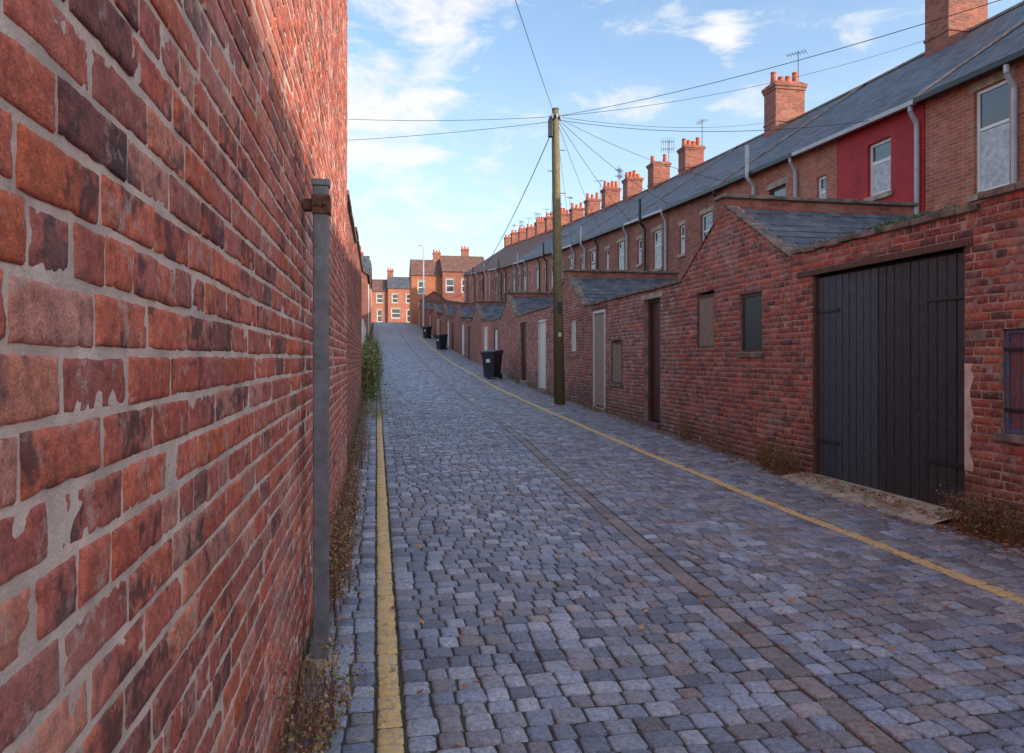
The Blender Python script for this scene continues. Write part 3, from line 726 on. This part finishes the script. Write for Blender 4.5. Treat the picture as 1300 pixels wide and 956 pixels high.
# ------------------------------------------------------------------ wheelie bins
def bin_(x,y,rot=0,s=1.):
    z=zf(y); g=G('wheelie_bin',(x,y,z)); b=g.part('body',binp,bev=.015)
    def fr(w0,d0,z0,w1,d1,z1,bb):
        bb.add([(-d0,-w0,z0),(d0,-w0,z0),(d0,w0,z0),(-d0,w0,z0),(-d1,-w1,z1),(d1,-w1,z1),(d1,w1,z1),(-d1,w1,z1)],[(0,3,2,1),(4,5,6,7),(0,1,5,4),(1,2,6,5),(2,3,7,6),(3,0,4,7)])
    fr(.21,.24,.06,.28,.33,.98,b)
    r=g.part('rim',binp,bev=.01); fr(.3,.35,.93,.3,.35,.985,r)
    l=g.part('lid',binp,bev=.02); l.add([(-.38,-.31,.99),(.36,-.31,.99),(.36,.31,.99),(-.38,.31,.99),(-.36,-.29,1.03),(.34,-.29,1.10),(.34,.29,1.10),(-.36,.29,1.03)],[(0,3,2,1),(4,5,6,7),(0,1,5,4),(1,2,6,5),(2,3,7,6),(3,0,4,7)])
    w=g.part('wheels',blackpl)
    for sy in (-1,1): w.cyl((.2,sy*.24,.1),(.2,sy*.29,.1),.1,.1,14)
    g.part('handle',binp).tube([(.36,-.22,1.04),(.42,-.22,1.06),(.42,.22,1.06),(.36,.22,1.04)],.018,6)
    g.part('label',white).box(-.312,-.305,-.08,.08,.62,.74)
    for k,(bb,m,sm,bv) in list(g.p.items()):
        M4=Matrix.Rotation(rot,3,'Z'); bb.v=[tuple(M4@(Vector(v)*s)+Vector((x,y,z))) for v in bb.v]
    g.done()
bin_(4.75,29.3,.9,1.12); bin_(4.8,53.5,.5,1.1); bin_(4.9,70.5,.8,1.1); bin_(5.0,71.4,.3,1.05)
# ------------------------------------------------------------------ plants, leaves
class P:
    def __init__(s): s.b=B(); s.b.c=[]
    def blade(s,x,y,z,h,w,lean,az,col):
        dx,dy=math.cos(az),math.sin(az); px,py=-dy*w/2,dx*w/2
        m=(x+dx*lean*.35,y+dy*lean*.35,z+h*.6); t=(x+dx*lean,y+dy*lean,z+h)
        s.b.add([(x-px,y-py,z),(x+px,y+py,z),(m[0]+px*.7,m[1]+py*.7,m[2]),(m[0]-px*.7,m[1]-py*.7,m[2]),t],[(0,1,2,3),(3,2,4)]); s.b.c+=[(*col,1)]*5
    def leaf(s,x,y,z,r,col,flat=False):
        n=Vector((R(-1,1),R(-1,1),R(-1,1))) if not flat else Vector((R(-.35,.35),R(-.35,.35),1)); n.normalize()
        a=n.orthogonal().normalized(); a.rotate(Matrix.Rotation(R(0,6.28),3,n)); bb=n.cross(a); p=Vector((x,y,z))
        vs=[p-a*r,p-bb*r*.5-a*.2*r+n*.1*r,p+bb*-.35*r+a*.5*r,p+a*r+n*.2*r,p+bb*.4*r+a*.45*r,p+bb*.55*r-a*.25*r+n*.12*r]
        s.b.add(vs,[(0,1,2,3),(0,3,4,5)]); s.b.c+=[(*col,1)]*6
    def done(s,name): return s.b.obj(name,leafm)
def jc(col,v=.3):
    k=R(1-v,1+v); return tuple(x*k for x in col)
green=c(92,108,58); green2=c(128,134,76); brown=c(140,98,70); straw=c(182,160,118); redb=c(128,78,62)
w=P()
def clump(w,x,y,h,n,sp,cols):
    z=zf(y)-.01
    for _ in range(n):
        w.blade(x+R(-sp,sp),y+R(-sp,sp),z,h*R(.3,1),R(.002,.006),R(0,h*.6),R(0,6.28),jc(random.choice(cols)))
for _ in range(230):
    y=R(2.3,20)
    clump(w,R(-.37,-.22),y,R(.05,.22),random.randint(8,24),.06,[green2,brown,straw,redb,redb])
for _ in range(60):
    y=random.choice([R(2.6,3.4),R(4.2,6.2),R(5.5,12),R(5.5,12)]); x=R(-.36,-.18)
    for k in range(random.randint(5,11)):
        az=R(0,6.28); h=R(.15,.5); w.blade(x,y,zf(y),h,.004,R(.03,.18),az,jc(redb))
        for q in range(14): t=R(.3,1); w.leaf(x+math.cos(az)*.12*t+R(-.03,.03),y+math.sin(az)*.12*t+R(-.03,.03),zf(y)+h*t,R(.005,.013),jc(random.choice([redb,brown,green2,straw])))
for _ in range(340):
    y=R(3.5,30)
    clump(w,R(5.40,5.67),y,R(.05,.22),random.randint(6,18),.07,[green,green2,brown,straw])
for _ in range(46):
    y=random.choice([R(4.0,6.1),R(4.0,6.1),R(5.2,6.0),R(8.6,9.4),R(9,13),R(13,28)]); x=R(5.32,5.62)
    for k in range(18):
        az=R(0,6.28); h=R(.12,.42); xx,yy_=x+R(-.06,.06),y+R(-.1,.1); w.blade(xx,yy_,zf(y),h,.005,R(.03,.2),az,jc(brown))
        for q in range(6): t=R(.4,1); w.leaf(xx+R(-.05,.05),yy_+R(-.05,.05),zf(y)+h*t,R(.008,.018),jc(random.choice([redb,brown,green2])))
w.done('dry_weeds')
w=P()
for _ in range(2200):
    y=2+abs(random.gauss(0,1))*8; x=random.choice([R(-.37,.2),R(-.37,5.6),R(.1,1.8),R(4.3,5.6)])
    if mnoise.noise(Vector((x*.9,y*.5,3)))<0: continue
    z=zf(y)-.014+float(und(x,y))*.6
    for k in range(6): w.blade(x+R(-.03,.03),y+R(-.004,.004),z,R(.010,.024),.004,R(0,.012),R(0,6.28),jc(green))
w.done('grass_tufts')
w=P()
lc=[c(168,100,60),c(190,122,68),c(136,82,56),c(196,146,88),c(120,76,56),c(156,84,52)]
for _ in range(5600):
    t=random.random()
    if t<.6: y=random.gauss(6.3,1.9); x=5.66-abs(random.gauss(0,.24))
    elif t<.82: y=R(8,26); x=5.66-abs(random.gauss(0,.13))
    elif t<.93: y=R(2.5,20); x=-.36+abs(random.gauss(0,.09))
    else: y=R(2.5,16); x=R(-.3,5.5)
    if 5.9<y<8.7 and 5.15<x: 
        if random.random()<.75: continue
        zz=.06
    else: zz=R(.006,.03)
    w.leaf(x,y,zf(y)+zz+.006,R(.013,.032),jc(random.choice(lc)),True)
w.done('fallen_leaves')
w=P()
def shrub(w,x,y,rx,ry,h,n,cols):
    z=zf(y)
    cl=[(x+R(-rx,rx)*.7,y+R(-ry,ry)*.7,z+h*R(.15,.85),R(.25,.5)) for _ in range(9)]
    for _ in range(n):
        cx,cy,cz,cr=random.choice(cl); cr*=min(rx,h)*1.2
        w.leaf(cx+random.gauss(0,cr*.5),cy+random.gauss(0,cr*.6),max(z,cz+random.gauss(0,cr*.5)),R(.02,.05),jc(random.choice(cols),.45))
    for _ in range(60): w.blade(x+R(-rx,rx),y+R(-ry,ry),z,h*R(.5,1.3),.018,R(0,.3),R(0,6.28),jc(random.choice(cols)))
for y,h in ((20.9,1.3),(22.2,1.7),(24,1.6),(26,1.4),(28.5,1.5),(31.5,1.3),(35,1.5),(39,1.3),(44,1.2),(50,1.4)):
    shrub(w,-.30,y,.44,.9,h,1500,[green,green,c(84,98,60),green2,c(128,130,90),straw])
for _ in range(420):
    y=R(16.,56); clump(w,R(-.37,.25),y,R(.1,.4),16,.12,[green,green2,straw])
w.done('verge_shrubs')
w=P()
for _ in range(900):
    y=random.choice([R(6.1,7.9),R(6.6,7.4),R(5.9,8.9)]); w.leaf(XR+R(-.02,.2),y,3.11+abs(random.gauss(0,.02)),R(.01,.028),jc(random.choice([c(80,120,72),c(98,134,90),c(70,104,80)]),.4))
w.done('moss')
# ------------------------------------------------------------------ light, sky, camera
el=math.radians(17.4); az=math.radians(40)
Sd=Vector((math.cos(el)*math.cos(az),-math.cos(el)*math.sin(az),math.sin(el)))
L=bpy.data.lights.new('sun','SUN'); L.energy=5.0; L.angle=math.radians(.5); L.color=(1,.88,.74)
lo=bpy.data.objects.new('sun',L); lo.rotation_euler=Sd.to_track_quat('Z','Y').to_euler(); scene.collection.objects.link(lo)
W=bpy.data.worlds.new('World'); scene.world=W; W.use_nodes=True; nt=W.node_tree; bg=nt.nodes['Background']
class WM(M):
    def __init__(s): s.nt=nt
    def noise(s,scale,detail=4,rough=.55,vec=None,dist=0.):
        return s.n('ShaderNodeTexNoise',{'Vector':vec,'Scale':scale,'Detail':detail,'Roughness':rough,'Distortion':dist}).outputs['Fac']
m=WM()
sky=m.n('ShaderNodeTexSky',sky_type='NISHITA',sun_disc=False,sun_elevation=el,sun_rotation=math.atan2(Sd.x,Sd.y),air_density=1.0,dust_density=1.3,ozone_density=1.6)
tc=m.n('ShaderNodeTexCoord').outputs['Generated']; sp=m.n('ShaderNodeSeparateXYZ',{0:tc})
mp=m.n('ShaderNodeMapping',{'Vector':tc,'Location':(3.3,.4,1.2),'Rotation':(0,.12,0),'Scale':(1,1,2.4)}).outputs[0]
nz=m.noise(8.,7,.60,mp,.35)
def bank(azd,eld,rad,amp):
    a=math.radians(azd);e=math.radians(eld); d=(math.sin(a)*math.cos(e),math.cos(a)*math.cos(e),math.sin(e))
    ds=m.n('ShaderNodeVectorMath',{0:tc,1:d},operation='DISTANCE').outputs['Value']
    return m.n('ShaderNodeMapRange',{'Value':ds,'From Min':0.,'From Max':rad,'To Min':amp,'To Max':0.},interpolation_type='SMOOTHSTEP',clamp=True).outputs[0]
tot=nz
for (A,E,rr,am) in ((0,18.,.17,.20),(-6,22,.18,.14),(6,26.5,.16,.14),(15,28,.12,.13),(27.5,23.5,.05,.22),(5,9,.16,.06),(-60,30,.8,.12),(150,35,.9,.1),(-120,50,.9,.12),(100,55,.8,.1)):
    tot=m.math('ADD',tot,bank(A,E,rr,am))
fc=m.ramp(tot,.56,.74,0,.95)
wisp=m.ramp(nz,.46,.70,0,.16)
hz=m.ramp(sp.outputs[2],0.,.40,.62,0.)
gain=m.n('ShaderNodeVectorMath',{0:sky.outputs[0],1:(2.35,2.35,2.3)},operation='MULTIPLY').outputs[0]
c1=m.mix(hz,gain,(5.0,5.65,6.3))
c1=m.mix(wisp,c1,(6.0,6.3,6.7))
c2=m.mix(fc,c1,(6.8,6.8,6.9))
nt.links.new(c2,bg.inputs['Color']); bg.inputs['Strength'].default_value=.148
cam=bpy.data.cameras.new('camera'); co=bpy.data.objects.new('camera',cam); scene.collection.objects.link(co); scene.camera=co
co.location=(0,0,1.6); co.rotation_euler=(math.radians(90),0,-math.atan(172/900)); cam.sensor_width=36; cam.lens=900/1300*36; cam.shift_y=-23/1300; cam.clip_start=.05; cam.clip_end=3000
scene.view_settings.view_transform='Standard'; scene.view_settings.look='None'; scene.view_settings.exposure=0
